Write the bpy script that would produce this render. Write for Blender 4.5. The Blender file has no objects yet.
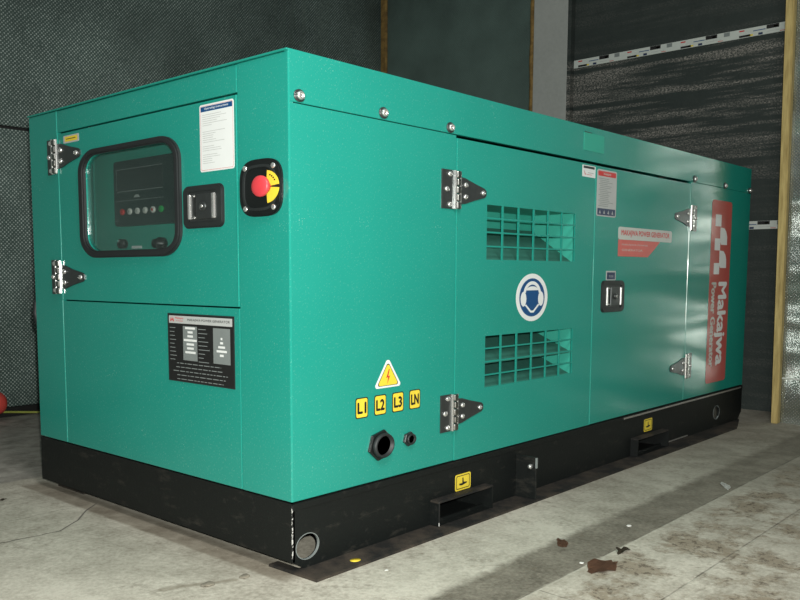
import bpy, bmesh, math, random
from mathutils import Vector, Matrix
from math import pi, sin, cos, radians as R
random.seed(7)
scn = bpy.context.scene
COL = scn.collection
ZO = 0.198                      # height of the green canopy's lower edge above the floor
L, W, H = 3.409, 1.435, 1.2     # canopy length, width, height
SX = 1.2                        # round fittings read slightly wide on these sides

# ------------------------------------------------------------------ nodes
class NT:
    def __init__(s, name):
        s.m = bpy.data.materials.new(name); s.m.use_nodes = True
        s.t = s.m.node_tree; s.N = s.t.nodes; s.b = s.N['Principled BSDF']
        s.tc = s.N.new('ShaderNodeTexCoord')
    def lk(s, a, b): s.t.links.new(a, b)
    def set(s, sock, v):
        if v is None: return
        if hasattr(v, 'links'): s.lk(v, sock)
        else: sock.default_value = v
    def math(s, op, a, b=None, c=None, clamp=False):
        n = s.N.new('ShaderNodeMath'); n.operation = op; n.use_clamp = clamp
        for i, v in enumerate((a, b, c)):
            if v is not None: s.set(n.inputs[i], v)
        return n.outputs[0]
    def mix(s, f, a, b):
        n = s.N.new('ShaderNodeMix'); n.data_type = 'RGBA'
        s.set(n.inputs[0], f); s.set(n.inputs[6], a); s.set(n.inputs[7], b); return n.outputs[2]
    def noise(s, scale, detail=3, rough=.55, vec=None, dist=0):
        n = s.N.new('ShaderNodeTexNoise'); n.inputs['Scale'].default_value = scale
        n.inputs['Detail'].default_value = detail; n.inputs['Roughness'].default_value = rough
        n.inputs['Distortion'].default_value = dist
        s.lk(vec if vec else s.tc.outputs['Object'], n.inputs['Vector']); return n.outputs['Fac']
    def mapv(s, scale=(1, 1, 1), rot=(0, 0, 0)):
        n = s.N.new('ShaderNodeMapping'); n.inputs['Scale'].default_value = scale; n.inputs['Rotation'].default_value = rot
        s.lk(s.tc.outputs['Object'], n.inputs['Vector']); return n.outputs[0]
    def xyz(s):
        n = s.N.new('ShaderNodeSeparateXYZ'); s.lk(s.tc.outputs['Object'], n.inputs[0]); return n.outputs
    def ramp(s, v, lo, hi):
        n = s.N.new('ShaderNodeMapRange'); n.inputs[1].default_value = lo; n.inputs[2].default_value = hi
        n.clamp = True; s.lk(v, n.inputs[0]); return n.outputs[0]
    def bump(s, h, strength=.2, dist=.01):
        n = s.N.new('ShaderNodeBump'); n.inputs['Strength'].default_value = strength
        n.inputs['Distance'].default_value = dist; s.lk(h, n.inputs['Height']); s.lk(n.outputs[0], s.b.inputs['Normal'])
    def pr(s, color=None, rough=None, metal=None, coat=None, spec=None):
        B = s.b.inputs
        if color is not None: s.set(B['Base Color'], color)
        if rough is not None: s.set(B['Roughness'], rough)
        if metal is not None: s.set(B['Metallic'], metal)
        if coat is not None: B['Coat Weight'].default_value = coat; B['Coat Roughness'].default_value = .12
        if spec is not None: B['Specular IOR Level'].default_value = spec
        return s
def c4(r, g, b): return (r, g, b, 1)
def simple(name, col, rough=.5, metal=0, var=.12, scale=30, spec=None):
    n = NT(name); f = n.noise(scale, 2)
    d = tuple(x * (1 - var) for x in col); e = tuple(min(1, x * (1 + var)) for x in col)
    n.pr(n.mix(f, c4(*d), c4(*e)), rough, metal, spec=spec); return n.m

M = {}
def mk_green():
    n = NT('green_enamel')
    a = n.noise(2.2, 3); sp = n.ramp(n.noise(190, 1), .63, .70)
    col = n.mix(a, c4(.011, .243, .192), c4(.018, .290, .230))
    patch = n.ramp(n.noise(9, 2), .62, .8)
    sp2 = n.math('MULTIPLY', sp, n.math('MULTIPLY_ADD', patch, .5, .12))
    col = n.mix(sp2, col, c4(.32, .56, .46))
    n.pr(col, n.math('MULTIPLY_ADD', n.noise(5, 3), .08, .14), 0, spec=.7)
    n.bump(n.math('ADD', n.math('MULTIPLY', n.noise(55, 2), .02), n.noise(1.0, 1, .5, n.mapv((1.2, 1.2, 3.2)))), 1.0, .010); return n.m
M['green'] = mk_green()
n = NT('light_green_patch'); n.pr(c4(.03, .36, .26), .45); M['lightgreen'] = n.m
def mk_black():
    n = NT('black_frame_paint')
    v = n.mapv((1.5, 1.5, 5)); a = n.ramp(n.noise(5, 6, .7, v), .57, .70)
    g = n.ramp(n.noise(28, 5, .7), .60, .72)
    col = n.mix(n.math('MULTIPLY', a, .35), c4(.0042, .0058, .0054), c4(.062, .056, .046))
    col = n.mix(n.math('MULTIPLY', g, .22), col, c4(.08, .075, .065))
    n.pr(col, .55, spec=.35); n.bump(n.noise(60, 3), .15, .004); return n.m
M['black'] = mk_black()
def mk_dusty():
    n = NT('dusty_black_steel')
    a = n.ramp(n.noise(7, 6, .7), .42, .68)
    col = n.mix(n.math('MULTIPLY', a, .75), c4(.006, .006, .0055), c4(.075, .058, .042))
    n.pr(col, .75); n.bump(n.noise(80, 3), .3, .003); return n.m
M['dusty'] = mk_dusty()
M['worn'] = simple('highlight_steel', (.45, .43, .40), .4, .7, .3, 40)  # bright metal for the highlight strips built onto the skid edges
def mk_chip():
    n = NT('chipped_paint_edge'); f = n.ramp(n.noise(38, 3, .7), .50, .54)
    n.pr(n.mix(f, c4(.02, .02, .02), c4(.6, .6, .57)), .5); return n.m
M['chip'] = mk_chip()
M['steel'] = simple('brushed_hinge_steel', (.36, .36, .34), .30, 1, .2, 60)
M['chrome'] = simple('bright_steel', (.80, .80, .78), .22, .8, .08, 60)
M['darksteel'] = simple('dark_latch_steel', (.10, .11, .11), .30, .75, .2, 50)
M['rubber'] = simple('black_rubber', (.016, .019, .020), .55, 0, .2)
M['plastic'] = simple('black_plastic', (.007, .009, .009), .4, 0, .2)
M['graphite'] = simple('graphite_moulding', (.024, .029, .029), .42, .2, .15)
M['ctrl'] = simple('control_unit_plastic', (.028, .048, .048), .4, 0, .1)
M['screen'] = simple('lcd_screen', (.035, .05, .05), .12, 0, .05)
M['grey'] = simple('grey_ink', (.30, .32, .32), .5, 0, .1)
M['palegrey'] = simple('pale_grey_print', (.46, .48, .47), .45, 0, .06)
M['midgrey'] = simple('mid_grey_print', (.24, .27, .265), .4, .2, .08)
M['white'] = simple('white_vinyl', (.74, .77, .76), .4, 0, .03)
M['offwhite'] = simple('off_white_vinyl', (.56, .60, .56), .4, 0, .04)
M['blue'] = simple('blue_ink', (.006, .065, .20), .4, 0, .05)
M['navy'] = simple('navy_ink', (.02, .035, .09), .4, 0, .1)
M['yellow'] = simple('yellow_vinyl', (.78, .60, .05), .4, 0, .06)
M['red'] = simple('red_mushroom_plastic', (.62, .05, .062), .4, 0, .05)
M['redink'] = simple('red_ink', (.55, .03, .03), .4, 0, .08)
M['banner'] = simple('faded_red_vinyl', (.46, .085, .075), .30, 0, .12, 8)
M['bannerpink'] = simple('pink_red_vinyl', (.62, .13, .11), .35, 0, .1, 30)
M['ink'] = simple('black_ink', (.012, .012, .012), .45, 0, .1)
M['btngreen'] = simple('green_button', (.02, .36, .09), .4, 0, .05)
M['btnwhite'] = simple('white_button', (.60, .60, .56), .4, 0, .05)
M['wood'] = None
def mk_wood():
    n = NT('pine_batten'); v = n.mapv((12, 12, 1.2)); f = n.noise(6, 5, .6, v)
    n.pr(n.mix(n.ramp(f, .3, .7), c4(.30, .215, .07), c4(.55, .43, .17)), .7); n.bump(f, .2, .004); return n.m
M['wood'] = mk_wood()
def mk_foam():
    n = NT('amber_sealing_foam'); f = n.noise(18, 4, .65)
    n.pr(n.mix(n.ramp(f, .35, .7), c4(.12, .07, .018), c4(.32, .20, .055)), .8); n.bump(f, .6, .01); return n.m
M['foam'] = mk_foam()
def mk_duct():
    n = NT('green_duct_paint'); f = n.noise(6, 4)
    n.pr(n.mix(f, c4(.03, .33, .25), c4(.04, .38, .29)), .6); return n.m
M['duct'] = mk_duct()
n = NT('duct_foam_lining'); n.pr(n.mix(n.noise(25, 4), c4(.015, .12, .09), c4(.03, .19, .14)), .9); M['lining'] = n.m
# thin clear pane: mostly see-through, with a mirror sheen
def mk_pane():
    m = bpy.data.materials.new('clear_window_pane'); m.use_nodes = True; t = m.node_tree; t.nodes.clear()
    o = t.nodes.new('ShaderNodeOutputMaterial'); tr = t.nodes.new('ShaderNodeBsdfTransparent'); gl = t.nodes.new('ShaderNodeBsdfGlossy')
    tr.inputs[0].default_value = (.93, .96, .955, 1); gl.inputs['Roughness'].default_value = .12
    lw = t.nodes.new('ShaderNodeLayerWeight'); lw.inputs[0].default_value = .5
    fr = t.nodes.new('ShaderNodeMapRange'); t.links.new(lw.outputs['Facing'], fr.inputs[0]); fr.inputs[3].default_value = .05; fr.inputs[4].default_value = .45
    fr.interpolation_type = 'SMOOTHERSTEP'
    mx = t.nodes.new('ShaderNodeMixShader'); L_ = t.links.new
    L_(fr.outputs[0], mx.inputs[0]); L_(tr.outputs[0], mx.inputs[1]); L_(gl.outputs[0], mx.inputs[2]); L_(mx.outputs[0], o.inputs[0])
    return m
M['pane'] = mk_pane()
# perforated foil-faced sheet; (a, b) are the two axes of its plane
def mk_perf(name, a, b, pitch, dark, light, metal, rough, dust, crumple=.15, bright=.5, bd=.02, wr=None):
    n = NT(name); X = n.xyz(); k = 2 * pi / pitch
    p = n.math('MULTIPLY', n.math('ADD', X[a], X[b]), k / 1.4142); q = n.math('MULTIPLY', n.math('SUBTRACT', X[a], X[b]), k / 1.4142)
    d = n.math('ADD', n.math('COSINE', p), n.math('COSINE', q))
    m = n.ramp(d, .1, .8)
    big = n.ramp(n.noise(1.1, 4, .6), .30, .68); fine = n.noise(60, 2, .7)
    amt = n.math('MULTIPLY', m, n.math('MULTIPLY_ADD', big, bright, 1 - bright))
    amt = n.math('MULTIPLY', amt, n.ramp(fine, .25, .65))
    base = n.mix(big, c4(*dark), c4(*[x * 2.4 for x in dark]))
    n.pr(n.mix(amt, base, c4(*light)), rough, metal)
    h = n.math('ADD', n.math('MULTIPLY', n.noise(3.5, 1, .5, n.mapv(wr) if wr else None), crumple * 10), n.math('MULTIPLY', m, .12))
    n.bump(h, 1.0, bd); return n.m
M['perf'] = mk_perf('perforated_dark_sheet', 0, 2, .0155, (.034, .054, .048), (.66, .76, .71), .15, .5, 0, .08, .75)
M['perfend'] = mk_perf('perforated_grey_green_sheet', 1, 2, .012, (.060, .092, .081), (.13, .18, .165), .1, .5, 0, .06, .6)
M['foil'] = mk_perf('perforated_bright_foil', 1, 2, .0125, (.24, .27, .25), (.95, .97, .95), .92, .26, 0, .26, .3, .03, (1, .3, 1.15))
def mk_dark():
    n = NT('black_acoustic_foam'); X = n.xyz()
    v = n.mapv((1, .55, 9)); s1 = n.ramp(n.noise(2.1, 5, .6, v), .47, .60)
    sp = n.ramp(n.noise(130, 3, .85, n.mapv((1, .6, 1))), .44, .64)
    reg = n.math('MULTIPLY', n.ramp(X[2], 1.3, 1.75), n.ramp(X[2], 2.26, 2.2))
    f = n.math('MULTIPLY', n.math('MULTIPLY', s1, sp), n.math('MULTIPLY_ADD', reg, .75, .10))
    base = n.mix(n.noise(12, 5, .7), c4(.013, .021, .019), c4(.034, .045, .041))
    n.pr(n.mix(f, base, c4(.42, .39, .35)), .75); n.bump(n.noise(70, 4, .7), .5, .01); return n.m
M['darkwall'] = mk_dark()
def mk_plaster():
    n = NT('grey_cement_render'); f = n.noise(40, 5, .7); g = n.noise(3, 4)
    n.pr(n.mix(n.math('MULTIPLY_ADD', f, .6, n.math('MULTIPLY', g, .4)), c4(.25, .265, .25), c4(.46, .475, .45)), .85)
    n.bump(f, .3, .004); return n.m
M['plaster'] = mk_plaster()
# concrete floor with its mortar bands, dirt, joints and crack
def mk_floor():
    n = NT('stained_concrete'); X = n.xyz(); x, y = X[0], X[1]
    wob = n.math('MULTIPLY', n.math('SUBTRACT', n.noise(14, 4), .5), .035)
    x_, y_ = n.math('ADD', x, wob), n.math('ADD', y, wob)
    a = n.noise(1.6, 6, .62); b = n.noise(9, 6, .7); c = n.noise(70, 3, .7)
    t = n.math('ADD', n.math('MULTIPLY', a, .42), n.math('ADD', n.math('MULTIPLY', b, .30), n.math('MULTIPLY', c, .28)))
    col = n.mix(n.ramp(t, .40, .58), c4(.26, .238, .188), c4(.545, .518, .435))
    def between(v, lo, hi, e=.004):
        return n.math('MULTIPLY', n.ramp(v, lo - e, lo + e), n.ramp(v, hi + e, hi - e))
    y_soft = n.math('ADD', y, n.math('MULTIPLY', wob, .25)); y_wild = n.math('ADD', y, n.math('MULTIPLY', wob, 1.6))
    bandm = n.math('MULTIPLY', n.ramp(y_wild, -.36, -.395), n.ramp(y_soft, -.551, -.545))
    bandc = n.mix(n.ramp(n.math('MULTIPLY_ADD', c, .5, n.math('MULTIPLY', b, .5)), .38, .62), c4(.10, .088, .066), c4(.235, .215, .17))
    col = n.mix(bandm, col, bandc)
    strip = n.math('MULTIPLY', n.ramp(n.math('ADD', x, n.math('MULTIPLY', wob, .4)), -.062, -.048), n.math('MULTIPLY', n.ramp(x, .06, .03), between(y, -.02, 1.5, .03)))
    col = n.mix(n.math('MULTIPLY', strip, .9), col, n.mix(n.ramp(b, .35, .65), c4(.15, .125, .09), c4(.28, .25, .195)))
    back = n.ramp(y_, 1.58, 1.61)
    col = n.mix(back, col, n.mix(n.ramp(b, .3, .7), c4(.17, .16, .135), c4(.44, .42, .37)))
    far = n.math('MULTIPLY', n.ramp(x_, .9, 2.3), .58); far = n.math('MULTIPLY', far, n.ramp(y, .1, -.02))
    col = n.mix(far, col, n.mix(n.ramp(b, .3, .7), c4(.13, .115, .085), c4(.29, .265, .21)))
    # dirt blotches on the slab beyond the band
    out = n.ramp(y, -.55, -.62); d1 = n.ramp(n.noise(5.5, 6, .72), .46, .58); d2 = n.ramp(n.noise(38, 4, .8), .52, .58)
    col = n.mix(n.math('MULTIPLY', n.math('MULTIPLY', out, d1), .72), col, c4(.20, .155, .10))
    col = n.mix(n.math('MULTIPLY', n.math('MULTIPLY', out, n.math('MULTIPLY', d1, d2)), .7), col, c4(.045, .030, .018))
    d3 = n.math('MULTIPLY', n.ramp(n.noise(3.1, 5, .6), .50, .60), n.ramp(n.noise(26, 5, .75), .50, .62))
    col = n.mix(n.math('MULTIPLY', d3, .42), col, c4(.12, .095, .065))
    def seg(ax, ay, bx, by, w, wx=x_, wy=y_):
        dx, dy = bx - ax, by - ay; l2 = dx * dx + dy * dy
        px = n.math('SUBTRACT', wx, ax); py = n.math('SUBTRACT', wy, ay)
        tt = n.math('DIVIDE', n.math('ADD', n.math('MULTIPLY', px, dx), n.math('MULTIPLY', py, dy)), l2, clamp=True)
        ex = n.math('SUBTRACT', px, n.math('MULTIPLY', tt, dx)); ey = n.math('SUBTRACT', py, n.math('MULTIPLY', tt, dy))
        dd = n.math('SQRT', n.math('ADD', n.math('MULTIPLY', ex, ex), n.math('MULTIPLY', ey, ey)))
        return n.ramp(dd, w, w * .35)
    cracks = [(-.60, .86, -.419, .863), (-.419, .863, -.236, .844), (-.236, .844, -.135, .915), (-.135, .915, -.06, 1.0), (-.06, 1.0, .008, 1.053)]
    m = None
    for s in cracks:
        k = seg(*s, .0045); m = k if m is None else n.math('MAXIMUM', m, k)
    col = n.mix(n.math('MULTIPLY', m, .8), col, c4(.07, .065, .055))
    j = n.math('MAXIMUM', seg(-.7, -.818, 2.6, -.818, .0035, x, y), n.math('MAXIMUM', seg(.36, -.558, .35, -.8, .003, x, y), seg(-.6, 1.066, .0, 1.075, .003, x_, y_)))
    j = n.math('MAXIMUM', j, seg(.15, -.549, 3.4, -.545, .0035, x, y))
    col = n.mix(n.math('MULTIPLY', j, n.math('MULTIPLY', n.ramp(n.noise(11, 3), .35, .6), .75)), col, c4(.07, .06, .045))
    sm = seg(-.30, .17, -.13, .09, .018); col = n.mix(n.math('MULTIPLY', sm, .5), col, c4(.13, .10, .06))
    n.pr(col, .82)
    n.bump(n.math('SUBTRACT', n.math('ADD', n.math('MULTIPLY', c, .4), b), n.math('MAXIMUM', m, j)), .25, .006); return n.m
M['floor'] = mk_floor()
M['leaf'] = simple('dry_brown_leaf', (.14, .068, .038), .8, 0, .5, 30)
M['leafdark'] = simple('dark_leaf', (.05, .038, .022), .8, 0, .4, 30)
M['paper'] = simple('torn_white_paper', (.72, .72, .68), .7, 0, .1)
M['stone'] = simple('cement_crumb', (.20, .18, .14), .9, 0, .3)
M['cable'] = simple('yellow_green_sheath', (.30, .33, .06), .5, 0, .2)
M['plugred'] = simple('red_plug_plastic', (.60, .07, .055), .45, 0, .1)

# ------------------------------------------------------------------ geometry
FL = (Vector((0, 0, ZO)), Vector((0, -1, 0)), Vector((0, 0, 1)), Vector((-1, 0, 0)))   # short end face: u = -y
FR = (Vector((0, 0, ZO)), Vector((1, 0, 0)), Vector((0, 0, 1)), Vector((0, -1, 0)))    # long side face: u = x
FW = (Vector((0, 0, 0)), Vector((1, 0, 0)), Vector((0, 1, 0)), Vector((0, 0, 1)))      # floor / world
FG = (Vector((0, 0, ZO)), Vector((1, 0, 0)), Vector((0, 1, 0)), Vector((0, 0, 1)))     # world raised to the canopy's lower edge
class MB:
    def __init__(s, frame=FW): s.bm = bmesh.new(); s.f = frame; s.mats = []
    def mi(s, m):
        if m not in s.mats: s.mats.append(m)
        return s.mats.index(m)
    def P(s, u, v, w): o, a, b, c = s.f; return o + a * u + b * v + c * w
    def _add(s, sub, m, smooth=False):
        k = s.mi(m); bmesh.ops.recalc_face_normals(sub, faces=sub.faces[:]); vm = {}
        for v in sub.verts: vm[v] = s.bm.verts.new(s.P(*v.co))
        for f in sub.faces:
            try: g = s.bm.faces.new([vm[v] for v in f.verts])
            except ValueError: continue
            g.material_index = k; g.smooth = smooth or f.smooth
        sub.free()
    def box(s, u0, u1, v0, v1, w0, w1, m, bev=0, seg=2):
        b = bmesh.new(); bmesh.ops.create_cube(b, size=1)
        for v in b.verts: v.co = Vector(((u0 + u1) / 2 + v.co.x * (u1 - u0), (v0 + v1) / 2 + v.co.y * (v1 - v0), (w0 + w1) / 2 + v.co.z * (w1 - w0)))
        if bev: bmesh.ops.bevel(b, geom=b.edges[:], offset=bev, segments=seg, affect='EDGES', profile=.5)
        s._add(b, m)
    def plate(s, outer, holes, w0, w1, m, bev=0):
        b = bmesh.new(); E = []
        for lp in [outer] + list(holes):
            vs = [b.verts.new((p[0], p[1], w0)) for p in lp]
            E += [b.edges.new((vs[i], vs[(i + 1) % len(vs)])) for i in range(len(vs))]
        if len(holes) == 0: b.faces.new(vs)
        else: bmesh.ops.triangle_fill(b, edges=E, use_beauty=True)
        r = bmesh.ops.extrude_face_region(b, geom=b.faces[:])
        for v in [g for g in r['geom'] if isinstance(g, bmesh.types.BMVert)]: v.co.z = w1
        if bev:
            ed = [e for e in b.edges if len(e.link_faces) == 2 and all(abs(v.co.z - w1) < 1e-6 for v in e.verts) and abs(e.link_faces[0].normal.dot(e.link_faces[1].normal)) < .9]
            b.normal_update()
            ed = [e for e in b.edges if len(e.link_faces) == 2 and all(abs(v.co.z - w1) < 1e-6 for v in e.verts) and abs(e.link_faces[0].normal.dot(e.link_faces[1].normal)) < .5]
            bmesh.ops.bevel(b, geom=ed, offset=bev, segments=2, affect='EDGES')
        s._add(b, m)
    def flat(s, pts, w, m):
        k = s.mi(m); f = s.bm.faces.new([s.bm.verts.new(s.P(p[0], p[1], w)) for p in pts]); f.material_index = k
        f.normal_update()
        if f.normal.dot(s.f[3]) < 0: f.normal_flip()
    def rect(s, u0, u1, v0, v1, w, m): s.flat([(u0, v0), (u1, v0), (u1, v1), (u0, v1)], w, m)
    def prism(s, pts, w0, w1, m, bev=0): s.plate(pts, [], w0, w1, m, bev)
    def disc(s, u, v, ru, rv, w, m, n=28): s.flat([(u + ru * cos(2 * pi * i / n), v + rv * sin(2 * pi * i / n)) for i in range(n)], w, m)
    def lathe(s, u, v, prof, m, n=28, sx=SX, a=0, axis='w'):   # prof: (radius, w) pairs
        b = bmesh.new(); rings = []
        for r, w in prof:
            if r < 1e-6: rings.append([b.verts.new((u, v, w))])
            else: rings.append([b.verts.new((u + sx * r * cos(a + 2 * pi * i / n), v + r * sin(a + 2 * pi * i / n), w)) for i in range(n)])
        for p, q in zip(rings, rings[1:]):
            for i in range(n):
                f = [p[i % len(p)], p[(i + 1) % len(p)], q[(i + 1) % len(q)], q[i % len(q)]]
                f2 = []; [f2.append(x) for x in f if x not in f2]
                if len(f2) > 2: b.faces.new(f2).smooth = n > 8
        for rg in (rings[0], rings[-1]):
            if len(rg) > 2: b.faces.new(rg)
        s._add(b, m)
    def tube(s, pts, r, m, n=10):
        b = bmesh.new(); pts = [Vector(p) for p in pts]; rings = []
        for i, p in enumerate(pts):
            t = (pts[min(i + 1, len(pts) - 1)] - pts[max(i - 1, 0)]).normalized()
            up = Vector((0, 0, 1)) if abs(t.z) < .9 else Vector((1, 0, 0)); a = t.cross(up).normalized(); c = t.cross(a)
            rings.append([b.verts.new(p + (a * cos(2 * pi * k / n) + c * sin(2 * pi * k / n)) * r) for k in range(n)])
        for p, q in zip(rings, rings[1:]):
            for i in range(n): b.faces.new((p[i], p[(i + 1) % n], q[(i + 1) % n], q[i])).smooth = True
        b.faces.new(rings[0]); b.faces.new(rings[-1]); s._add(b, m)
    def text(s, txt, u0, v0, width, height, w, m, bold=.0, down=False):   # fits the words into the box; down=True reads top to bottom
        cu = bpy.data.curves.new('t', 'FONT'); cu.body = txt; cu.resolution_u = 3
        o = bpy.data.objects.new('t', cu); me = bpy.data.meshes.new_from_object(o)
        if not me.vertices: return
        xs = [v.co.x for v in me.vertices]; ys = [v.co.y for v in me.vertices]
        x0, x1, y0, y1 = min(xs), max(xs), min(ys), max(ys); k = s.mi(m)
        d = bold * (width if down else height) * 1.1; sh = [(0, 0)] + ([(-d, 0), (d, 0), (0, d), (0, -d)] if bold else [])
        for q, (su, sv) in enumerate(sh):      # heavier strokes: the same letters laid again slightly to each side
            vs = []
            for v in me.vertices:
                a = (v.co.x - x0) / (x1 - x0); c = (v.co.y - y0) / max(1e-6, y1 - y0)
                if down: vs.append(s.bm.verts.new(s.P(u0 + c * width + su, v0 - a * height + sv, w + q * .00003)))
                else: vs.append(s.bm.verts.new(s.P(u0 + a * width + su, v0 + c * height + sv, w + q * .00003)))
            for p in me.polygons:
                try: f = s.bm.faces.new([vs[i] for i in p.vertices])
                except ValueError: continue
                f.material_index = k; f.normal_update()
                if f.normal.dot(s.f[3]) < 0: f.normal_flip()
        bpy.data.objects.remove(o); bpy.data.curves.remove(cu); bpy.data.meshes.remove(me)
    def build(s, name, parent=None, label=None, kind=None, cat=None, group=None):
        me = bpy.data.meshes.new(name); s.bm.to_mesh(me); s.bm.free()
        for m in s.mats: me.materials.append(M[m])
        o = bpy.data.objects.new(name, me); COL.objects.link(o)
        if parent: o.parent = parent
        if label: o['label'] = label
        if kind: o['kind'] = kind
        if cat: o['category'] = cat
        if group: o['group'] = group
        return o
def rrect(u0, u1, v0, v1, r, n=6, ru=None):
    ru = ru or r; out = []
    for cx, cy, a in ((u1 - ru, v1 - r, 0), (u0 + ru, v1 - r, pi / 2), (u0 + ru, v0 + r, pi), (u1 - ru, v0 + r, 1.5 * pi)):
        for i in range(n + 1): out.append((cx + ru * cos(a + pi / 2 * i / n), cy + r * sin(a + pi / 2 * i / n)))
    return out
def ell(u, v, ru, rv, n=28): return [(u + ru * cos(2 * pi * i / n), v + rv * sin(2 * pi * i / n)) for i in range(n)]
def quad(u0, u1, v0, v1): return [(u0, v0), (u1, v0), (u1, v1), (u0, v1)]

# ================================================================== GENERATOR
gen = bpy.data.objects.new('diesel_generator', None); COL.objects.link(gen); gen.empty_display_size = .3
gen['label'] = 'large green enclosed diesel generator on a black steel skid standing on the concrete floor'
gen['category'] = 'generator'
T = .018
# --- roof
b = MB(FG)
b.box(-.005, L + .003, .0025, W + .005, H - .006, H, 'green', .003)
b.build('roof_panel', gen)
b = MB(FR); b.box(.0015, L, 1.066, H - .0008, -T, -.0005, 'green', .002)
b.box(2.5905, L, .003, 1.0655, -T, -.0005, 'green', .002)
side_band = b.build('side_panel', gen)
b = MB(FR)
for a0, a1 in ((0.0015, .7185),): b.box(a0, a1, .003, 1.0635, -T, 0, 'green', .0025)
corner = b.build('corner_panel', gen)
# --- service doors with louvre openings
def louvre(u0, u1, v0, v1, nc, nr, bu, bv):
    cw = (u1 - u0 - bu * (nc - 1)) / nc; ch = (v1 - v0 - bv * (nr - 1)) / nr
    return [quad(u0 + i * (cw + bu), u0 + i * (cw + bu) + cw, v0 + j * (ch + bv), v0 + j * (ch + bv) + ch) for i in range(nc) for j in range(nr)]
b = MB(FR)
lv1 = louvre(.893, 1.487, .670, .855, 6, 4, .008, .0055); lv2 = louvre(.893, 1.487, .231, .409, 6, 4, .008, .0055)
b.plate(quad(.7215, 1.6425, .003, 1.055), lv1 + lv2, -.0045, 0, 'green', 0)
door1 = b.build('service_door', gen)
b = MB(FR)      # folded rim of the door, catches light on its edge
b.bm.free()
for q in ((.7205, .7245, .003, 1.055), (1.640, 1.6435, .003, 1.055)):
    b = MB(FR); b.box(*q, -T, .0022, 'green', .0018); b.build('door_edge', door1)
b = MB(FR); b.box(1.6455, 2.587, .003, 1.055, -T, 0, 'green', .0025); door2 = b.build('service_door', gen)
# air ducts behind the louvres
def duct(v0, v1, slopes):
    b = MB(FR); D = -.20
    b.box(.885, 1.4965, v0 - .004, v1 + .004, D - .004, D, 'duct')
    b.box(1.4915, 1.4965, v0 - .004, v1 + .004, D, -.011, 'duct'); b.box(.880, .885, v0 - .004, v1 + .004, D, -.011, 'duct')
    b.box(.885, 1.4915, v1 + .001, v1 + .005, D, -.011, 'duct')
    b.box(.885, 1.4915, v0 - .005, v0 - .001, D, -.011, 'duct')
    k = b.mi('lining')
    for s0, s1 in slopes:
        vs = [b.bm.verts.new(b.P(*p)) for p in ((.886, s0, -.013), (1.491, s0, -.013), (1.491, s1, D), (.886, s1, D), (.886, s0 - .006, -.013), (1.491, s0 - .006, -.013), (1.491, s1 - .006, D), (.886, s1 - .006, D))]
        for f in ((0, 1, 2, 3), (7, 6, 5, 4), (4, 5, 1, 0), (3, 2, 6, 7)): b.bm.faces.new([vs[i] for i in f]).material_index = k
    return b
duct(.670, .855, [(.668, .795)]).build('air_duct', door1)
duct(.231, .409, [(.318, .400), (.229, .311)]).build('air_duct', door1)
# --- short end: corner posts, top panel, lower panel, control door
b = MB(FL); b.box(-.2115, -.0015, .003, H - .0075, -T, 0, 'green', .0025); b.build('corner_panel', gen)
b = MB(FL); b.box(-W, -1.2275, .003, H - .0075, -T, 0, 'green', .0025); b.build('corner_panel', gen)
b = MB(FL); b.box(-1.2250, -.2145, 1.1168, H - .0085, -T, -.001, 'green', .002); b.build('header_panel', gen)
b = MB(FL); b.box(-1.2250, -.2145, .003, .5232, -T, -.001, 'green', .002); low = b.build('lower_panel', gen)
win_in = rrect(-1.034, -.502, .696, 1.018, .058, 6, .078)
b = MB(FL); b.plate(quad(-1.2250, -.2145, .5275, 1.1105), [win_in], -T, 0, 'green', 0)
cdoor = b.build('control_door', gen)
for q in ((-1.2252, -1.2205, .5275, 1.1105), (-.2190, -.2143, .5275, 1.1105)):
    b = MB(FL); b.box(*q, -T, .0020, 'green', .0018); b.build('door_edge', cdoor)
win_out = rrect(-1.068, -.478, .674, 1.036, .075, 8, .10)
b = MB(FL); b.plate(win_out, [rrect(-1.036, -.502, .697, 1.017, .056, 8, .076)], 0, .014, 'rubber', .005); b.build('window_frame', cdoor, 'black rubber window seal')
b = MB(FL); b.plate(rrect(-1.040, -.496, .691, 1.023, .058, 8, .08), [], -.006, -.003, 'pane'); b.build('window_pane', cdoor, 'clear viewing pane')
# recess behind the window with the controller
b = MB(FL)
b.box(-1.155, -.42, .62, 1.08, -.084, -.080, 'duct')
b.box(-1.155, -1.150, .62, 1.08, -.080, -T, 'duct'); b.box(-.425, -.42, .62, 1.08, -.080, -T, 'duct')
b.box(-1.155, -.42, 1.076, 1.08, -.080, -T, 'duct'); b.box(-1.155, -.42, .62, .624, -.080, -T, 'duct')
b.box(-1.125, -1.118, .63, 1.07, -.080, -.074, 'green')
recess = b.build('instrument_recess', gen)
b = MB(FL)
b.prism(rrect(-.948, -.590, .780, .995, .012), -.080, -.052, 'ctrl', .003)
b.rect(-.925, -.655, .895, .965, -.0518, 'screen')
for q in ((-.925, -.655, .9655, .967), (-.925, -.655, .893, .8945), (-.935, -.650, .862, .8634), (-.9265, -.925, .895, .965)): b.rect(*q, -.0516, 'grey')
b.flat([(-.825, .871), (-.785, .871), (-.797, .880), (-.813, .880)], -.0515, 'palegrey')
b.rect(-.945, -.915, .797, .7985, -.0515, 'grey')
ctl = b.build('controller', recess, 'black control unit with screen and six buttons')
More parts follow.
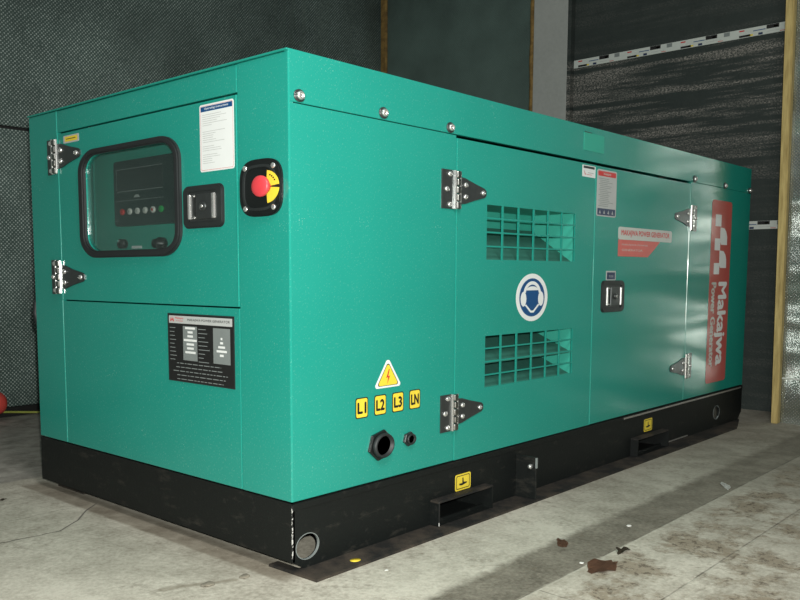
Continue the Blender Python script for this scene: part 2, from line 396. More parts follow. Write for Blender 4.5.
for i, m in enumerate(('redink', 'btnwhite', 'btnwhite', 'btnwhite', 'btnwhite', 'btngreen')):
    b = MB(FL); u = -.893 + i * .0458; b.lathe(u, .826, [(.0105, -.052), (.0105, -.048), (.008, -.0465), (0, -.0465)], m, 16)
    if i in (1, 2, 3): b.rect(u - .003, u + .003, .823, .829, -.046, 'grey')
    if i == 4: b.disc(u, .826, .005, .005, -.046, 'redink', 12)
    b.build('control_button', recess, ('red', 'white', 'white', 'white', 'white with a red dot', 'green')[i] + ' round control button')
b = MB(FL); b.lathe(-.70, .718, [(.020, -.08), (.020, -.062), (.014, -.058), (.014, -.045), (0, -.045)], 'plastic', 20); b.build('control_knob', recess, 'black round knob'); b = MB(FL)
b.lathe(-.931, .722, [(.016, -.08), (.016, -.06), (0, -.06)], 'plastic', 16); b.box(-.945, -.935, .727, .735, -.062, -.058, 'chrome')
b.build('key_switch', recess)
b = MB(FL); b.box(-.885, -.825, .705, .714, -.079, -.077, 'white'); b.build('identification_tag', recess, 'small white tag')

# --- recessed paddle latches
def latch(frame, uc, vc, hw, hh, parent):
    b = MB(frame)
    b.plate(rrect(uc - hw, uc + hw, vc - hh, vc + hh, .017, 6, .022), [rrect(uc - hw * .70, uc + hw * .70, vc - hh * .70, vc + hh * .70, .006, 3)], 0, .008, 'graphite', .003)
    b.plate(rrect(uc - hw * 1.03, uc + hw * 1.03, vc - hh * 1.03, vc + hh * 1.03, .018, 6, .023), [], -.001, .002, 'rubber')
    b.prism(rrect(uc - hw * .70, uc + hw * .70, vc - hh * .70, vc + hh * .70, .006, 3), .002, .0035, 'darksteel')
    for sgn in (-1, 1):
        b.box(uc + sgn * hw * .62 - .006, uc + sgn * hw * .62 + .006, vc - hh * .60, vc + hh * .60, .003, .013, 'chrome', .003)
    b.box(uc - hw * .50, uc - hw * .30, vc - hh * .58, vc + hh * .58, .0035, .006, 'plastic', .001)
    b.box(uc - hw * .28, uc + hw * .50, vc - hh * .60, vc + hh * .60, .0035, .0095, 'darksteel', .002)
    b.lathe(uc + hw * .10, vc, [(.013, .0095), (.013, .013), (.009, .0145), (0, .0145)], 'darksteel', 20)
    b.lathe(uc + hw * .10, vc, [(.005, .0145), (.005, .017), (0, .017)], 'chrome', 12)
    b.lathe(uc - hw * .40, vc + hh * .52, [(.004, .006), (.003, .008), (0, .008)], 'chrome', 10)
    b.lathe(uc - hw * .40, vc - hh * .52, [(.004, .006), (.003, .008), (0, .008)], 'chrome', 10)
    b.build('latch', parent, 'recessed steel paddle latch in a dark frame')
latch(FL, -.371, .815, .094, .060, cdoor)
latch(FR, 1.812, .529, .098, .064, door2)

# --- strap hinges: leaf on the fixed panel, knuckle on the seam, strap tapering along the door
def hinge(frame, us, vc, sg, leafw, parent, strap=.145):
    hh = .0615; b = MB(frame)
    def X(a, c): return (us + sg * a, us + sg * c) if sg > 0 else (us + sg * c, us + sg * a)
    a, c = X(-leafw, -.012); b.box(a, c, vc - hh, vc + hh, .0003, .0045, 'darksteel', .001)
    pts = [(.012, .044), (.045, .041), (.095, .028), (strap - .01, .015), (strap, .008), (strap, -.008), (strap - .01, -.015), (.095, -.028), (.045, -.041), (.012, -.044)]
    b.prism([(us + sg * p[0], vc + p[1]) for p in pts], .0003, .0045, 'darksteel', .001)
    for i in range(5):
        z0 = vc - hh + i * 2 * hh / 5; a, c = X(-.011 if i % 2 == 0 else -.009, .011 if i % 2 == 0 else .009)
        b.box(a, c, z0 + .001, z0 + 2 * hh / 5 - .001, .0003, .015, 'steel', .0045, 3)
    a, c = X(-.019, -.011); b.box(a, c, vc - hh, vc + hh, .003, .012, 'chrome', .002)
    a, c = X(.009, .016); b.box(a, c, vc - hh * .98, vc + hh * .98, .003, .010, 'chrome', .002)
    o = b.build('hinge', parent, 'steel strap hinge')
    for du, dv in ((-leafw * .72, 0), (-leafw * .52, .048), (-leafw * .52, -.048), (.043, .019), (.043, -.019), (strap - .022, 0)):
        b = MB(frame); b.lathe(us + sg * du, vc + dv, [(.0085, .0045), (.0085, .008), (.0055, .0115), (0, .012)], 'chrome', 14); b.build('hinge_screw', parent)
    return o
def put_hinge(frame, us, vc, sg, leafw, parent, strap=.145):
    hinge(frame, us, vc, sg, leafw, parent, strap)
put_hinge(FR, .720, .890, 1, .080, door1, .163)
put_hinge(FR, .717, .167, 1, .073, door1, .165)
put_hinge(FR, 2.600, .893, -1, .065, door2, .19)
put_hinge(FR, 2.602, .171, -1, .065, door2, .185)
put_hinge(FL, -1.236, 1.034, 1, .058, cdoor, .172)
put_hinge(FL, -1.238, .608, 1, .055, cdoor, .178)

# --- roof bolts
for u, v in ((.037, 1.084), (.367, 1.085), (.685, 1.083), (2.628, 1.081), (3.024, 1.079), (3.385, 1.080)):
    b = MB(FR); b.lathe(u, v, [(.0165, -.0005), (.0165, .002), (.015, .003)], 'darksteel', 18)
    b.lathe(u, v, [(.011, .002), (.011, .009), (.008, .0115), (.006, .0115), (.0055, .007), (0, .007)], 'chrome', 16)
    b.build('bolt', gen)
b = MB(FR); b.prism(rrect(1.540, 1.703, 1.105, 1.174, .004), -.0005, .0012, 'lightgreen'); b.rect(1.540, 1.60, 1.1735, 1.1765, .0014, 'plastic'); b.build('cover_patch', gen, 'lighter green square cover patch')

# --- emergency stop
pl = []
for i in range(48):
    a = 2 * pi * i / 48; ca, sa = cos(a), sin(a); k = (abs(ca) ** 3.4 + abs(sa) ** 3.4) ** (-1 / 3.4); pl.append((-.110 + .087 * k * ca, .851 + .0765 * k * sa))
b = MB(FL); b.prism(pl, -.001, .010, 'plastic', .004)
b.plate([( -.110 + (p[0] + .110) * .80, .851 + (p[1] - .851) * .80) for p in pl], [[(-.110 + (p[0] + .110) * .70, .851 + (p[1] - .851) * .70) for p in pl]], .010, .0125, 'graphite', .001)
es = b.build('emergency_stop', gen, 'black emergency stop station with red mushroom button')
for u, v in ((-.168, .905), (-.052, .905), (-.168, .797), (-.052, .797)): b = MB(FL); b.lathe(u, v, [(.0075, .010), (.0075, .0125), (.004, .014), (0, .014)], 'chrome', 12); b.build('plate_screw', es)
b = MB(FL)
def sector(a0, a1, r0, r1): 
    P_ = [(-.077 + SX * r1 * cos(a0 + (a1 - a0) * i / 12), .851 + r1 * sin(a0 + (a1 - a0) * i / 12)) for i in range(13)]
    return P_ + [(-.077 + SX * r0 * cos(a1 + (a0 - a1) * i / 12), .851 + r0 * sin(a1 + (a0 - a1) * i / 12)) for i in range(13)]
b.prism(sector(R(-85), R(-6), .012, .043), .0126, .0140, 'yellow'); b.build('warning_disc', es, 'lower yellow warning sector'); b = MB(FL); b.prism(sector(R(6), R(85), .012, .043), .0126, .0140, 'yellow')
for a in (30, 42, 54, 66): b.rect(-.077 + SX * .033 * cos(R(a)) - .003, -.077 + SX * .033 * cos(R(a)) + .003, .851 + .033 * sin(R(a)) - .002, .851 + .033 * sin(R(a)) + .002, .0142, 'ink')
b.build('warning_disc', es, 'upper yellow warning sector')
b = MB(FL); b.lathe(-.077, .851, [(.016, .010), (.016, .022), (.019, .026), (.0265, .028), (.0280, .032), (.0275, .037), (.0245, .040), (.015, .042), (0, .0425)], 'red', 32)
b.build('stop_button', es, 'red mushroom push button')

# --- cable glands
b = MB(FR); b.lathe(.355, .110, [(.047, 0), (.047, .007), (.044, .009)], 'plastic', 6, SX, R(15))
b.lathe(.357, .110, [(.036, .009), (.038, .013), (.036, .019), (.033, .022), (.030, .021), (.029, .003), (0, .003)], 'rubber', 32)
b.build('cable_gland', gen, 'large black cable gland')
b = MB(FR); b.lathe(.487, .110, [(.023, 0), (.023, .007), (.021, .009)], 'graphite', 6, SX, R(15))
b.lathe(.489, .110, [(.017, .009), (.017, .014), (.013, .016), (.012, .006), (0, .006)], 'graphite', 24)
b.build('cable_gland', gen, 'small dark cable gland')

# --- stickers on the long side
for i, t in enumerate(('L1', 'L2', 'L3', 'LN')):
    u = .275 + i * .0805; v = .2315; b = MB(FR)
    b.prism(rrect(u - .0265, u + .0265, v - .0305, v + .0305, .007, 4), 0, .0006, 'ink'); b.flat(rrect(u - .0235, u + .0235, v - .0275, v + .0275, .006, 4), .0008, 'yellow')
    b.text(t, u - .0175, v - .0155, .035, .031, .0010, 'ink', .05)
    b.build('terminal_label', gen, 'yellow label reading ' + t)
def rtri(k, dy=0):
    c = (.390, .308 + dy); P3 = [(.390, .372), (.327, .281), (.453, .281)]; out = []
    for i in range(3):
        p = Vector(P3[i]); a = (Vector(P3[i - 1]) - p).normalized(); q = (Vector(P3[(i + 1) % 3]) - p).normalized()
        for j in range(5):
            t = j / 4; o = p + a * .012 * (1 - t) ** 1.3 + q * .012 * t ** 1.3; out.append((c[0] + (o.x - c[0]) * k, c[1] + (o.y - c[1]) * k))
    return out
b = MB(FR); b.prism(rtri(1.0), 0, .0006, 'white'); b.flat(rtri(.80), .0008, 'ink'); b.flat(rtri(.74), .0010, 'yellow')
b.flat([(.393, .336), (.381, .310), (.390, .312), (.385, .290), (.399, .317), (.390, .315), (.397, .336)], .0012, 'redink')
b.build('high_voltage_sign', gen, 'yellow triangle with a red lightning bolt')
# ear protection sign
b = MB(FR); u0, v0 = 1.186, .536
def E_(pts): return [(u0 + p[0] * .107, v0 + p[1] * .087) for p in pts]
b.prism(ell(u0, v0, .107, .087, 40), 0, .0006, 'white'); b.disc(u0, v0, .086, .070, .0008, 'blue', 40)
band = [(.56 * cos(R(a)), .12 + .56 * sin(R(a))) for a in range(10, 171, 10)]; bandi = [(.42 * cos(R(a)), .12 + .42 * sin(R(a))) for a in range(170, 9, -10)]
b.flat(E_(band + bandi), .0010, 'white')
b.flat(E_([(.37 * cos(R(a)), .30 + .17 * sin(R(a))) for a in range(0, 181, 15)]), .0011, 'white')
for s in (-1, 1):
    b.flat(E_([(s * (.55 + .18 * cos(R(a))), -.06 + .31 * sin(R(a))) for a in range(0, 360, 20)]), .0012, 'white')
    b.flat(E_([(s * .38, -.28), (s * .46, -.32), (s * .10, -.64), (s * 0, -.64), (s * 0, -.55), (s * .07, -.55)]), .0010, 'white')
b.build('ear_protection_sign', gen, 'round blue sign of a head wearing ear defenders')
# warning labels by the second door
b = MB(FR); b.prism(rrect(1.533, 1.638, 1.003, 1.048, .003), 0, .0006, 'white'); b.rect(1.541, 1.630, 1.036, 1.045, .0008, 'ink')
b.flat([(1.543, 1.030), (1.560, 1.012), (1.553, 1.010)], .0008, 'redink'); b.rect(1.575, 1.622, 1.019, 1.021, .0008, 'grey'); b.rect(1.565, 1.610, 1.012, 1.0135, .0008, 'redink')
b.build('small_label', door1, 'small white label with a black top bar')
b = MB(FR); b.prism(rrect(1.654, 1.822, .856, 1.043, .008, 4, .012), 0, .0006, 'palegrey'); b.flat(rrect(1.661, 1.815, 1.017, 1.037, .005, 3), .0008, 'redink')
b.text('WARNING', 1.705, 1.022, .065, .009, .001, 'offwhite', .01)
for i in range(16):
    a = 1.678 if i % 3 else 1.668; b.rect(a, a + random.uniform(.07, .125), 1.006 - i * .0073, 1.0085 - i * .0073, .0008, 'midgrey')
b.flat(rrect(1.661, 1.815, .861, .888, .004, 3), .0008, 'navy')
for i in range(4): b.flat([(1.675 + i * .036, .868), (1.690 + i * .036, .866), (1.683 + i * .036, .883)], .001, 'palegrey')
b.build('warning_label', door2, 'tall white label with red top and navy foot')
b = MB(FR); b.prism(rrect(1.850, 2.388, .768, .821, .010, 4, .014), 0, .0006, 'offwhite'); b.text('MAKAJWA POWER GENERATOR', 1.878, .780, .482, .029, .0008, 'redink', .03)
b.flat([(1.850, .7675), (2.262, .7675), (2.200, .730), (2.138, .697), (1.850, .697)], .0007, 'bannerpink')
b.text('MAKAJWA POWER', 1.885, .742, .25, .009, .0009, 'offwhite'); b.text('GENERATOR', 1.885, .720, .20, .009, .0009, 'offwhite')
b.build('name_label', door2, 'white and red label reading MAKAJWA POWER GENERATOR')
b = MB(FR); b.prism(rrect(1.752, 1.838, .596, .635, .004), 0, .0006, 'palegrey'); b.rect(1.759, 1.831, .600, .629, .0008, 'navy'); b.text('PUSH', 1.778, .608, .036, .010, .001, 'palegrey')
b.build('latch_label', door2, 'small navy label above the latch')
# banner
b = MB(FR); b.prism(rrect(2.866, 3.137, .056, 1.000, .02), 0, .0006, 'banner')
for q in ((2.915, 2.995, .868, .928), (2.915, 2.990, .745, .806), (2.915, 2.990, .622, .680)): b.rect(*q, .0008, 'white')
for t0, t1 in ((.864, .775), (.745, .655)):
    b.flat([(2.985, t0), (3.040, t0 - .003), (3.068, t0 - .020), (3.082, t0 - .045), (3.084, t1), (3.000, t1), (2.985, t1 + .020)], .0009, 'white')
b.text('Makajwa', 2.956, .578, .146, .432, .0009, 'white', .030, True)
b.text('Power Generator', 2.898, .578, .060, .437, .0009, 'offwhite', .045, True)
b.build('banner', gen, 'red banner reading Makajwa Power Generator downwards')

# --- stickers on the short end
b = MB(FL); b.prism(rrect(-1.180, -1.073, 1.074, 1.100, .004), 0, .0006, 'palegrey'); b.rect(-1.170, -1.082, 1.079, 1.096, .0008, 'yellow'); b.rect(-1.160, -1.095, 1.0865, 1.089, .001, 'ink')
b.build('small_label', cdoor, 'small yellow label')
b = MB(FL); b.prism(rrect(-.383, -.226, .913, 1.102, .007, 4), 0, .0006, 'white'); b.rect(-.377, -.232, 1.082, 1.096, .0008, 'blue'); b.text('Operating instructions', -.360, 1.0855, .110, .0075, .001, 'white', .01)
b.plate(rrect(-.379, -.230, .917, 1.098, .005, 3), [rrect(-.3782, -.2308, .918, 1.0972, .005, 3)], .0006, .0007, 'bannerpink')
for i in range(24):
    if i in (6, 7, 14, 18): continue
    b.rect(-.370, -.370 + random.uniform(.04, .115), 1.072 - i * .0059, 1.0733 - i * .0059, .0008, 'palegrey')
b.build('instruction_label', cdoor, 'white instruction sheet with a blue heading')
b = MB(FL); b.prism(quad(-.566, -.2375, .291, .500), 0, .0012, 'graphite'); b.rect(-.561, -.2425, .294, .497, .0014, 'ink'); b.rect(-.558, -.2455, .470, .493, .0016, 'palegrey')
b.flat([(-.553, .475), (-.547, .489), (-.542, .480), (-.537, .489), (-.530, .475), (-.535, .475), (-.538, .481), (-.542, .474), (-.546, .481), (-.549, .475)], .0018, 'redink')
b.text('Makajwa', -.525, .4815, .043, .008, .0018, 'redink', .01); b.text('POWER', -.520, .4755, .036, .004, .0018, 'redink'); b.text('MAKAJWA POWER GENERATOR', -.462, .477, .206, .009, .0018, 'ink', .012)
b.rect(-.486, -.414, .359, .463, .0016, 'midgrey'); b.rect(-.336, -.256, .359, .463, .0016, 'midgrey')
for i in range(9):
    v = .455 - i * .0122; b.rect(-.555, -.555 + random.uniform(.02, .035), v, v + .0022, .0016, 'midgrey'); b.rect(-.408, -.408 + random.uniform(.02, .06), v, v + .0022, .0016, 'midgrey')
    w_ = (.050, .026, .028, .066, .038, .034, .052, .0, .0)[i]
    if i < 7: b.rect(-.449 - w_ / 2, -.449 + w_ / 2, v - .001, v + .0055, .0018, 'white')
    if 2 <= i < 8: w_ = (0, 0, .008, .014, .032, .048, .018, .0)[i]; b.rect(-.296 - w_ / 2, -.296 + w_ / 2, v - .001, v + .0055, .0018, 'white')
for i, (a, c) in enumerate(((-.52, -.30), (-.525, -.29), (-.54, -.27), (-.52, -.28), (-.52, -.29))):
    x_ = a
    while x_ < c: w_ = random.uniform(.008, .03); b.rect(x_, min(c, x_ + w_), .347 - i * .0122, .3495 - i * .0122, .0016, 'midgrey'); x_ += w_ + .005
b.build('rating_plate', low, 'black rating plate with grey data columns')
b = MB(FG); b.tube([(.02, W + .006, .55), (.01, W + .018, .51), (.008, W + .022, .47), (.012, W + .014, .43), (.02, W + .004, .41)], .010, 'rubber'); b.build('door_gasket', gen, 'black rubber gasket bulging from the rear edge')
# rear and far-end sheets close the canopy
b = MB(FG); b.box(.02, L, W - .012, W, .003, H - .013, 'green', .002); b.build('rear_panel', gen)
b = MB(FG); b.box(L - .012, L, .02, W - .014, .003, H - .013, 'green', .002); b.build('end_panel', gen)
b = MB(FG); b.box(.022, L - .014, .022, W - .014, -.006, .002, 'black'); b.build('floor_pan', gen)

# --- skid
base = bpy.data.objects.new('skid_base', None); COL.objects.link(base); base.parent = gen
hole1 = ell(.056, -.130, .043, .036); hole2 = ell(3.036, -.112, .042, .036)
pk = [(.600, .905), (2.03, 2.36)]; PZ = -.108
poly = [(0.001, -.001), (.001, -.165), (.043, -.190), (L - .05, -.190), (L, -.150), (L, -.001)]
b = MB(FR); b.plate(poly, [hole1, hole2] + [quad(a, c, -.180, PZ - .008) for a, c in pk], -.010, 0, 'black'); b.build('skid_rail', base, 'long side rail with lifting holes')
for h in ((.056, -.130), (3.036, -.112)): b = MB(FR); b.plate(ell(h[0], h[1], .0445, .0375), [ell(h[0], h[1], .0425, .0355)], -.006, .0010, 'midgrey'); b.build('lifting_hole_rim', base, 'worn rim of a lifting hole')
b = MB(FL); b.box(-W, 0, -.166, -.001, -.010, 0, 'black', .001); b.build('skid_end_plate', base, 'black end plate of the skid')
b = MB(FL); b.box(-.002, .0008, -.155, -.006, -.002, .0008, 'chip'); b.build('chipped_corner', base, 'white chips along the corner')
b = MB(FG); b.prism([(0.0, .10), (.004, -.090), (L - .31, -.090), (L - .035, -.004), (L - .035, .012), (.035, .012), (.035, .10)], -.198, -.190, 'dusty', .001)
b.build('skid_foot', base, 'dusty bottom flange of the rail')
b = MB(FG); b.prism([(.045, 1.21), (.045, 1.40), (L - .3, 1.43), (L - .05, 1.22)], -.198, -.190, 'dusty'); b.box(.045, L - .05, 1.405, 1.415, -.19, -.006, 'black'); b.box(.045, .055, 1.25, 1.40, -.19, -.166, 'dusty'); b.build('skid_foot', base, 'rear foot flange of the skid')
b = MB(FR); b.box(.002, L - .002, -.020, -.002, 0, .0035, 'black', .001); b.build('skid_lip', base)
b = MB(FR); b.box(1.95, L - .03, -.014, -.006, .0035, .0055, 'worn', .001); b.build('edge_highlight', base, 'bright metal strip built in as the edge highlight under the canopy'); b = MB(FR); b.box(2.37, 2.66, -.1865, -.181, 0, .002, 'worn'); b.build('edge_highlight', base, 'bright metal strip built in as a flange edge highlight')  # bright worn-metal strips put the skid's edge highlights into the shape
for a, c in pk:
    b = MB(FG); t = .007
    b.box(a, c, -.034, .45, PZ - .007, PZ, 'dusty', .001); b.box(a, c, -.030, .45, -.1955, -.189, 'black'); b.box(a, a + t, -.034, .45, -.19, PZ - .007, 'black'); b.box(c - t, c, -.034, .45, -.19, PZ - .007, 'black')
    b.box(a, a + .0025, -.036, -.034, -.188, PZ, 'chip') if a < 1 else None
    b.build('fork_pocket', base, 'forklift pocket sleeve')
b = MB(FR); b.box(1.098, 1.106, -.190, -.035, 0, .085, 'black', .001); b.box(1.097, 1.107, -.075, -.037, .083, .088, 'midgrey', .001); b.lathe(1.094, -.070, [(.009, .06), (.009, .07), (0, .072)], 'chrome', 12); b.build('stiffener_rib', base, 'upright stiffener rib')
for a in ((.731, .818, -.106, -.050), (2.160, 2.245, -.099, -.041)):
    b = MB(FR); b.prism(rrect(*a, .007, 3), 0, .0006, 'yellow'); b.plate(rrect(a[0] + .006, a[1] - .006, a[2] + .005, a[3] - .005, .005, 3), [rrect(a[0] + .009, a[1] - .009, a[2] + .0075, a[3] - .0075, .005, 3)], .0006, .0008, 'ink')
    um, vm = (a[0] + a[1]) / 2, (a[2] + a[3]) / 2
    b.flat([(um - .022, vm - .004), (um - .004, vm - .004), (um - .004, vm + .014), (um + .002, vm + .014), (um + .004, vm - .001), (um + .022, vm - .003), (um + .022, vm - .007), (um - .004, vm - .012), (um - .020, vm - .010)], .0008, 'ink')
    b.build('forklift_label', base, 'yellow label with a black forklift pictogram')
b = MB(FG); b.lathe(.187, -.058, [(.014, -.190), (.014, -.1893), (0, -.1893)], 'yellow', 24); b.build('round_sticker', base, 'yellow round sticker lying on the dusty flange')

# ================================================================== ROOM
YB, XE = 3.13, 3.815
def struct(b, name): b.build(name, None, None, 'structure')
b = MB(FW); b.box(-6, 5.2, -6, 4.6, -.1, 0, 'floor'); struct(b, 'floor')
b = MB(FW); b.box(-6, XE + .3, YB, YB + .2, .055, 1.628, 'perf', .003); b.box(-6, XE + .3, YB, YB + .2, 1.645, 3.4, 'perf', .003); b.box(-6, XE + .3, YB + .02, YB + .21, 0, 3.39, 'ink'); struct(b, 'wall_rear')
b = MB(FW); b.box(-6, XE, YB - .012, YB + .02, 0, .053, 'ink'); struct(b, 'gap_shade_rear')  # black strip paints in the shaded gap beneath the rear sheets
b = MB(FW); b.box(XE, XE + .3, 1.64, YB, 0, 3.4, 'perfend'); struct(b, 'wall_end_left')
b = MB(FW); b.box(XE, XE + .3, -3.4, 1.36, 0, 3.4, 'darkwall'); struct(b, 'wall_end_right')
b = MB(FW); b.box(XE - .05, XE + .3, 1.372, 1.640, 0, 3.4, 'plaster', .004); struct(b, 'wall_pillar')
b = MB(FW); b.box(XE - .05, XE, 1.345, 1.372, 0, 3.4, 'darkwall'); struct(b, 'trim_1')
def bead(y, x, r, name):
    b = MB(FW); pts = []; z = 0.0
    while z < 3.4: pts.append((x + random.uniform(-.003, .003), y + random.uniform(-.004, .004), z)); z += .06
    b.tube(pts, r, 'foam', 8); struct(b, name)
b = MB(FW); pts = []
b.box(XE - .022, XE, 3.045, 3.105, 0, 3.4, 'foam', .006); struct(b, 'trim_2')
bead(1.660, XE - .03, .018, 'trim_3')
b = MB(FW); b.box(3.452, XE, -3.4, -.175, 0, 3.4, 'foil'); struct(b, 'wall_foil_right')
b = MB(FW); b.box(3.446, 3.452, -3.4, -.2, .245, .255, 'offwhite'); struct(b, 'trim_4')
b = MB(FW); k_ = b.mi('wood'); vs_ = [b.bm.verts.new(p) for p in ((3.405, -.199, 0), (3.45, -.199, 0), (3.45, -.164, 0), (3.405, -.164, 0), (3.405, -.170, 3.4), (3.45, -.170, 3.4), (3.45, -.122, 3.4), (3.405, -.122, 3.4))]
for f_i in ((0, 3, 2, 1), (4, 5, 6, 7), (0, 1, 5, 4), (1, 2, 6, 5), (2, 3, 7, 6), (3, 0, 4, 7)): b.bm.faces.new([vs_[i] for i in f_i]).material_index = k_
bmesh.ops.bevel(b.bm, geom=b.bm.edges[:], offset=.003, segments=2, affect='EDGES')
b.build('wooden_batten', None, 'tall pale wooden batten standing upright at the edge of the bright foil wall', cat='batten')
b = MB((Vector((3.405, 0, 0)), Vector((0, -1, 0)), Vector((0, 0, 1)), Vector((-1, 0, 0))))
def tape(z0, z1, y1, y0, name, label):
    F = (Vector((XE - .001, 0, 0)), Vector((0, -1, 0)), Vector((0, 0, 1)), Vector((-1, 0, 0)))
    b = MB(F); b.prism(quad(-y1, -y0, z0, z1), -.001, .002, 'offwhite'); h = z1 - z0; u = -y1 + .03; p = .355
    while u < -y0:
        def r(a, c, e, f, m):
            if u + c < -y0: b.rect(u + a, u + c, z0 + e * h, z0 + f * h, .003, m)
        r(.01, .04, .72, .86, 'redink'); r(.01, .075, .06, .30, 'ink'); r(.055, .09, .08, .26, 'yellow'); r(.09, .16, .55, .64, 'blue')
        r(.165, .235, .55, .98, 'ink'); r(.205, .228, .64, .82, 'yellow'); r(.12, .145, .05, .30, 'navy'); r(.275, .31, .50, .95, 'midgrey')
        r(.17, .26, .24, .30, 'palegrey'); r(.24, .27, .08, .14, 'redink')
        u += p
    b.build(name, None, label, cat='tape')
b.bm.free()
tape(2.215, 2.266, 1.352, -.16, 'printed_tape', 'upper long white printed tape strip running across the dark end wall above the generator')
tape(1.088, 1.136, 1.352, -.16, 'printed_tape', 'lower white printed tape strip on the dark end wall, seen between generator and batten')

# ------------------------------------------------------------------ small things on the floor
def flake(name, x, y, sx, sy, rz, m, label, cat, curl=.3, jag=.25, seed=0):
    random.seed(seed); n = 18; bm = bmesh.new()
    cen = bm.verts.new((0, 0, .004)); ring = []; mid = []
    for i in range(n):
        a = 2 * pi * i / n; k = 1 - jag * random.random(); px, py = sx * k * cos(a), sy * k * sin(a)
        ring.append(bm.verts.new((px, py, .002 + curl * abs(py) * abs(cos(a * 1.5 + seed))))); mid.append(bm.verts.new((px * .5, py * .5, .003 + curl * .3 * abs(py))))
    for i in range(n):
        j = (i + 1) % n; bm.faces.new((cen, mid[i], mid[j])); bm.faces.new((mid[i], ring[i], ring[j], mid[j]))
    r = bmesh.ops.solidify(bm, geom=bm.faces[:], thickness=.0012)
    zmin = min(v.co.z for v in bm.verts)
    for v in bm.verts: v.co.z -= zmin
    me = bpy.data.meshes.new(name); bm.to_mesh(me); bm.free(); me.materials.append(M[m])
    o = bpy.data.objects.new(name, me); COL.objects.link(o); o.location = (x, y, 0.0005); o.rotation_euler = (0, 0, rz)
    o['label'] = label; o['category'] = cat; return o
flake('dry_leaf', .635, -.590, .075, .045, .1, 'leaf', 'largest curled brown dry leaf beside the dark floor band at front right', 'leaf', .22, .3, 1)
flake('dry_leaf', .745, -.400, .055, .022, .5, 'leaf', 'small reddish brown leaf on the inner edge of the dark floor band', 'leaf', .22, .4, 2)
flake('dry_leaf', .80, -.573, .045, .018, .1, 'leafdark', 'dark crumpled leaf scrap just above the largest brown leaf', 'leaf', .9, .4, 3)
flake('paper_scrap', 1.80, -.505, .075, .018, .5, 'paper', 'torn white paper scrap on the far part of the dark floor band', 'paper', .4, .5, 4)
flake('dry_leaf', -.193, 1.35, .018, .012, .5, 'leafdark', 'tiny dark leaf on the floor at the left edge', 'leaf', .6, .4, 5)
def crumb(x, y, s, label, m='stone', seed=0):
    random.seed(seed); bm = bmesh.new(); bmesh.ops.create_icosphere(bm, subdivisions=2, radius=1)
    for v in bm.verts: v.co *= random.uniform(.8, 1.1); v.co = Vector((v.co.x * s, v.co.y * s * .8, v.co.z * s * .22))
    zm = min(v.co.z for v in bm.verts)
    for v in bm.verts: v.co.z -= zm
    me = bpy.data.meshes.new('cement_crumb'); bm.to_mesh(me); bm.free(); me.materials.append(M[m])
    o = bpy.data.objects.new('cement_crumb', me); COL.objects.link(o); o.location = (x, y, 0); o['label'] = label; o['category'] = 'debris'
crumb(-.100, .082, .017, 'flat grey cement crumb on the floor left of the skid corner', seed=11)
crumb(-.205, .105, .020, 'larger dirty cement crumb on the floor near the front edge, farther from the skid', seed=12)
crumb(.20, -.165, .006, 'tiny white speck on the floor in front of the yellow round sticker', 'paper', seed=13)
crumb(1.05, -.47, .010, 'small white crumb on the dark floor band past the dark leaf scrap', 'paper', seed=14)
crumb(.62, -.535, .008, 'small white crumb on the dark floor band beside the largest brown leaf', 'paper', seed=15)
# cable with a red plug by the rear wall
b = MB(FW); pts = [(.45, 3.09, .05), (.55, 3.09, .040), (.64, 3.09, .030), (.74, 3.085, .018), (.82, 3.06, .011), (.92, 3.0, .011), (1.02, 2.90, .011), (1.25, 2.78, .011), (1.5, 2.6, .011), (1.7, 2.3, .011), (1.8, 1.9, .011)]
b.tube(pts, .0065, 'cable', 8); b.build('ground_cable', None, 'thin yellow-green cable lying on the floor at the foot of the rear wall', cat='cable')
bm_ = MB((Vector((.505, 3.045, .098)), Vector((0, 0, 1)), Vector((0, 1, 0)), Vector((1, 0, 0))))
bm_.lathe(0, 0, [(0, -.12), (.035, -.12), (.045, -.10), (.050, -.02), (.064, 0), (.066, .025), (.060, .05), (.045, .068), (.02, .076), (0, .078)], 'plugred', 28, 1.0)
bm_.lathe(0, 0, [(.020, -.16), (.024, -.12), (0, -.12)], 'plastic', 20, 1.0)
pg = bm_.build('red_plug', None, 'round red plastic plug lying on the floor at the left edge by the rear wall', cat='plug')

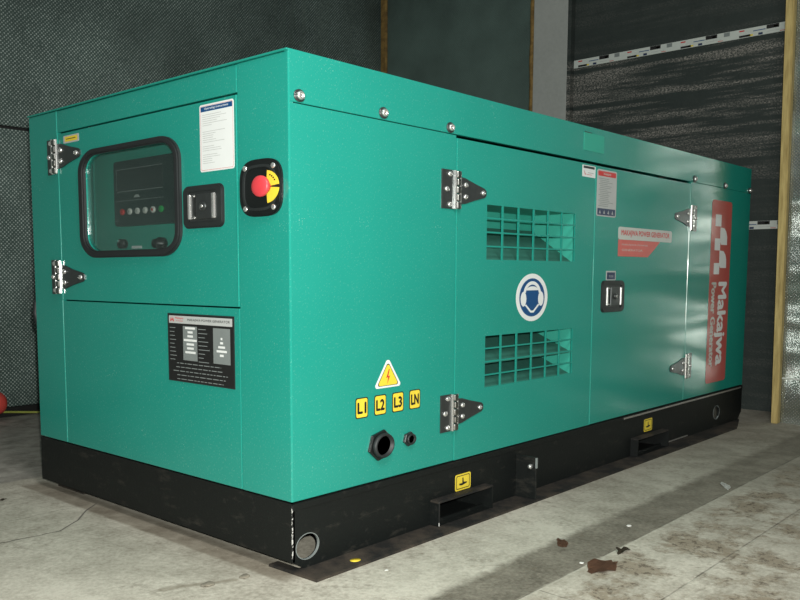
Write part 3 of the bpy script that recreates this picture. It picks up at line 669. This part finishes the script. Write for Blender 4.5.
# ================================================================== LIGHT
def area(name, loc, target, size, power, col=(1, 1, 1)):
    l = bpy.data.lights.new(name, 'AREA'); l.energy = power; l.size = size; l.color = col
    o = bpy.data.objects.new(name, l); COL.objects.link(o); o.location = loc
    o.rotation_euler = (Vector(target) - Vector(loc)).to_track_quat('-Z', 'Y').to_euler(); return o
l = bpy.data.lights.new('camera_flash', 'SPOT'); l.energy = 330; l.shadow_soft_size = .012; l.spot_size = R(150); l.spot_blend = .35; l.color = (1, 1, .945)
fo = bpy.data.objects.new('camera_flash', l); COL.objects.link(fo); fo.location = (-1.50, -1.72, ZO + .70)
fo.rotation_euler = (Vector((.9, .25, .62)) - Vector(fo.location)).to_track_quat('-Z', 'Y').to_euler()
area('fill_light', (-.7, -1.7, 2.8), (.3, .0, 0), .8, 52, (1, .99, .95))  # added overhead fill; the room itself has no such lamp
w = bpy.data.worlds.new('dim_room'); scn.world = w; w.use_nodes = True
w.node_tree.nodes['Background'].inputs[0].default_value = (.88, .97, .93, 1); w.node_tree.nodes['Background'].inputs[1].default_value = .13

# ================================================================== CAMERA
def cam_basis(yaw, pitch, roll):
    f = Vector((cos(yaw) * cos(pitch), sin(yaw) * cos(pitch), -sin(pitch))); r = Vector((sin(yaw), -cos(yaw), 0)); u = r.cross(f)
    c, s = cos(roll), sin(roll); return c * r + s * u, -s * r + c * u, f
r_, u_, f_ = cam_basis(.7413487, .1009860, .0014687)
cd = bpy.data.cameras.new('camera'); cam = bpy.data.objects.new('camera', cd); COL.objects.link(cam); scn.camera = cam
cam.matrix_world = Matrix(((r_.x, u_.x, -f_.x, -1.512835), (r_.y, u_.y, -f_.y, -1.684866), (r_.z, u_.z, -f_.z, .620423 + ZO), (0, 0, 0, 1)))
cd.sensor_width = 36; cd.lens = 850.5924 / 800 * 36; cd.shift_x = (400 - 373.9065) / 800; cd.shift_y = (360.2575 - 300) / 800; cd.clip_start = .02
vs = scn.view_settings; vs.view_transform = 'Standard'; vs.look = 'None'; vs.gamma = 1; vs.use_curve_mapping = False; vs.exposure = 0.13
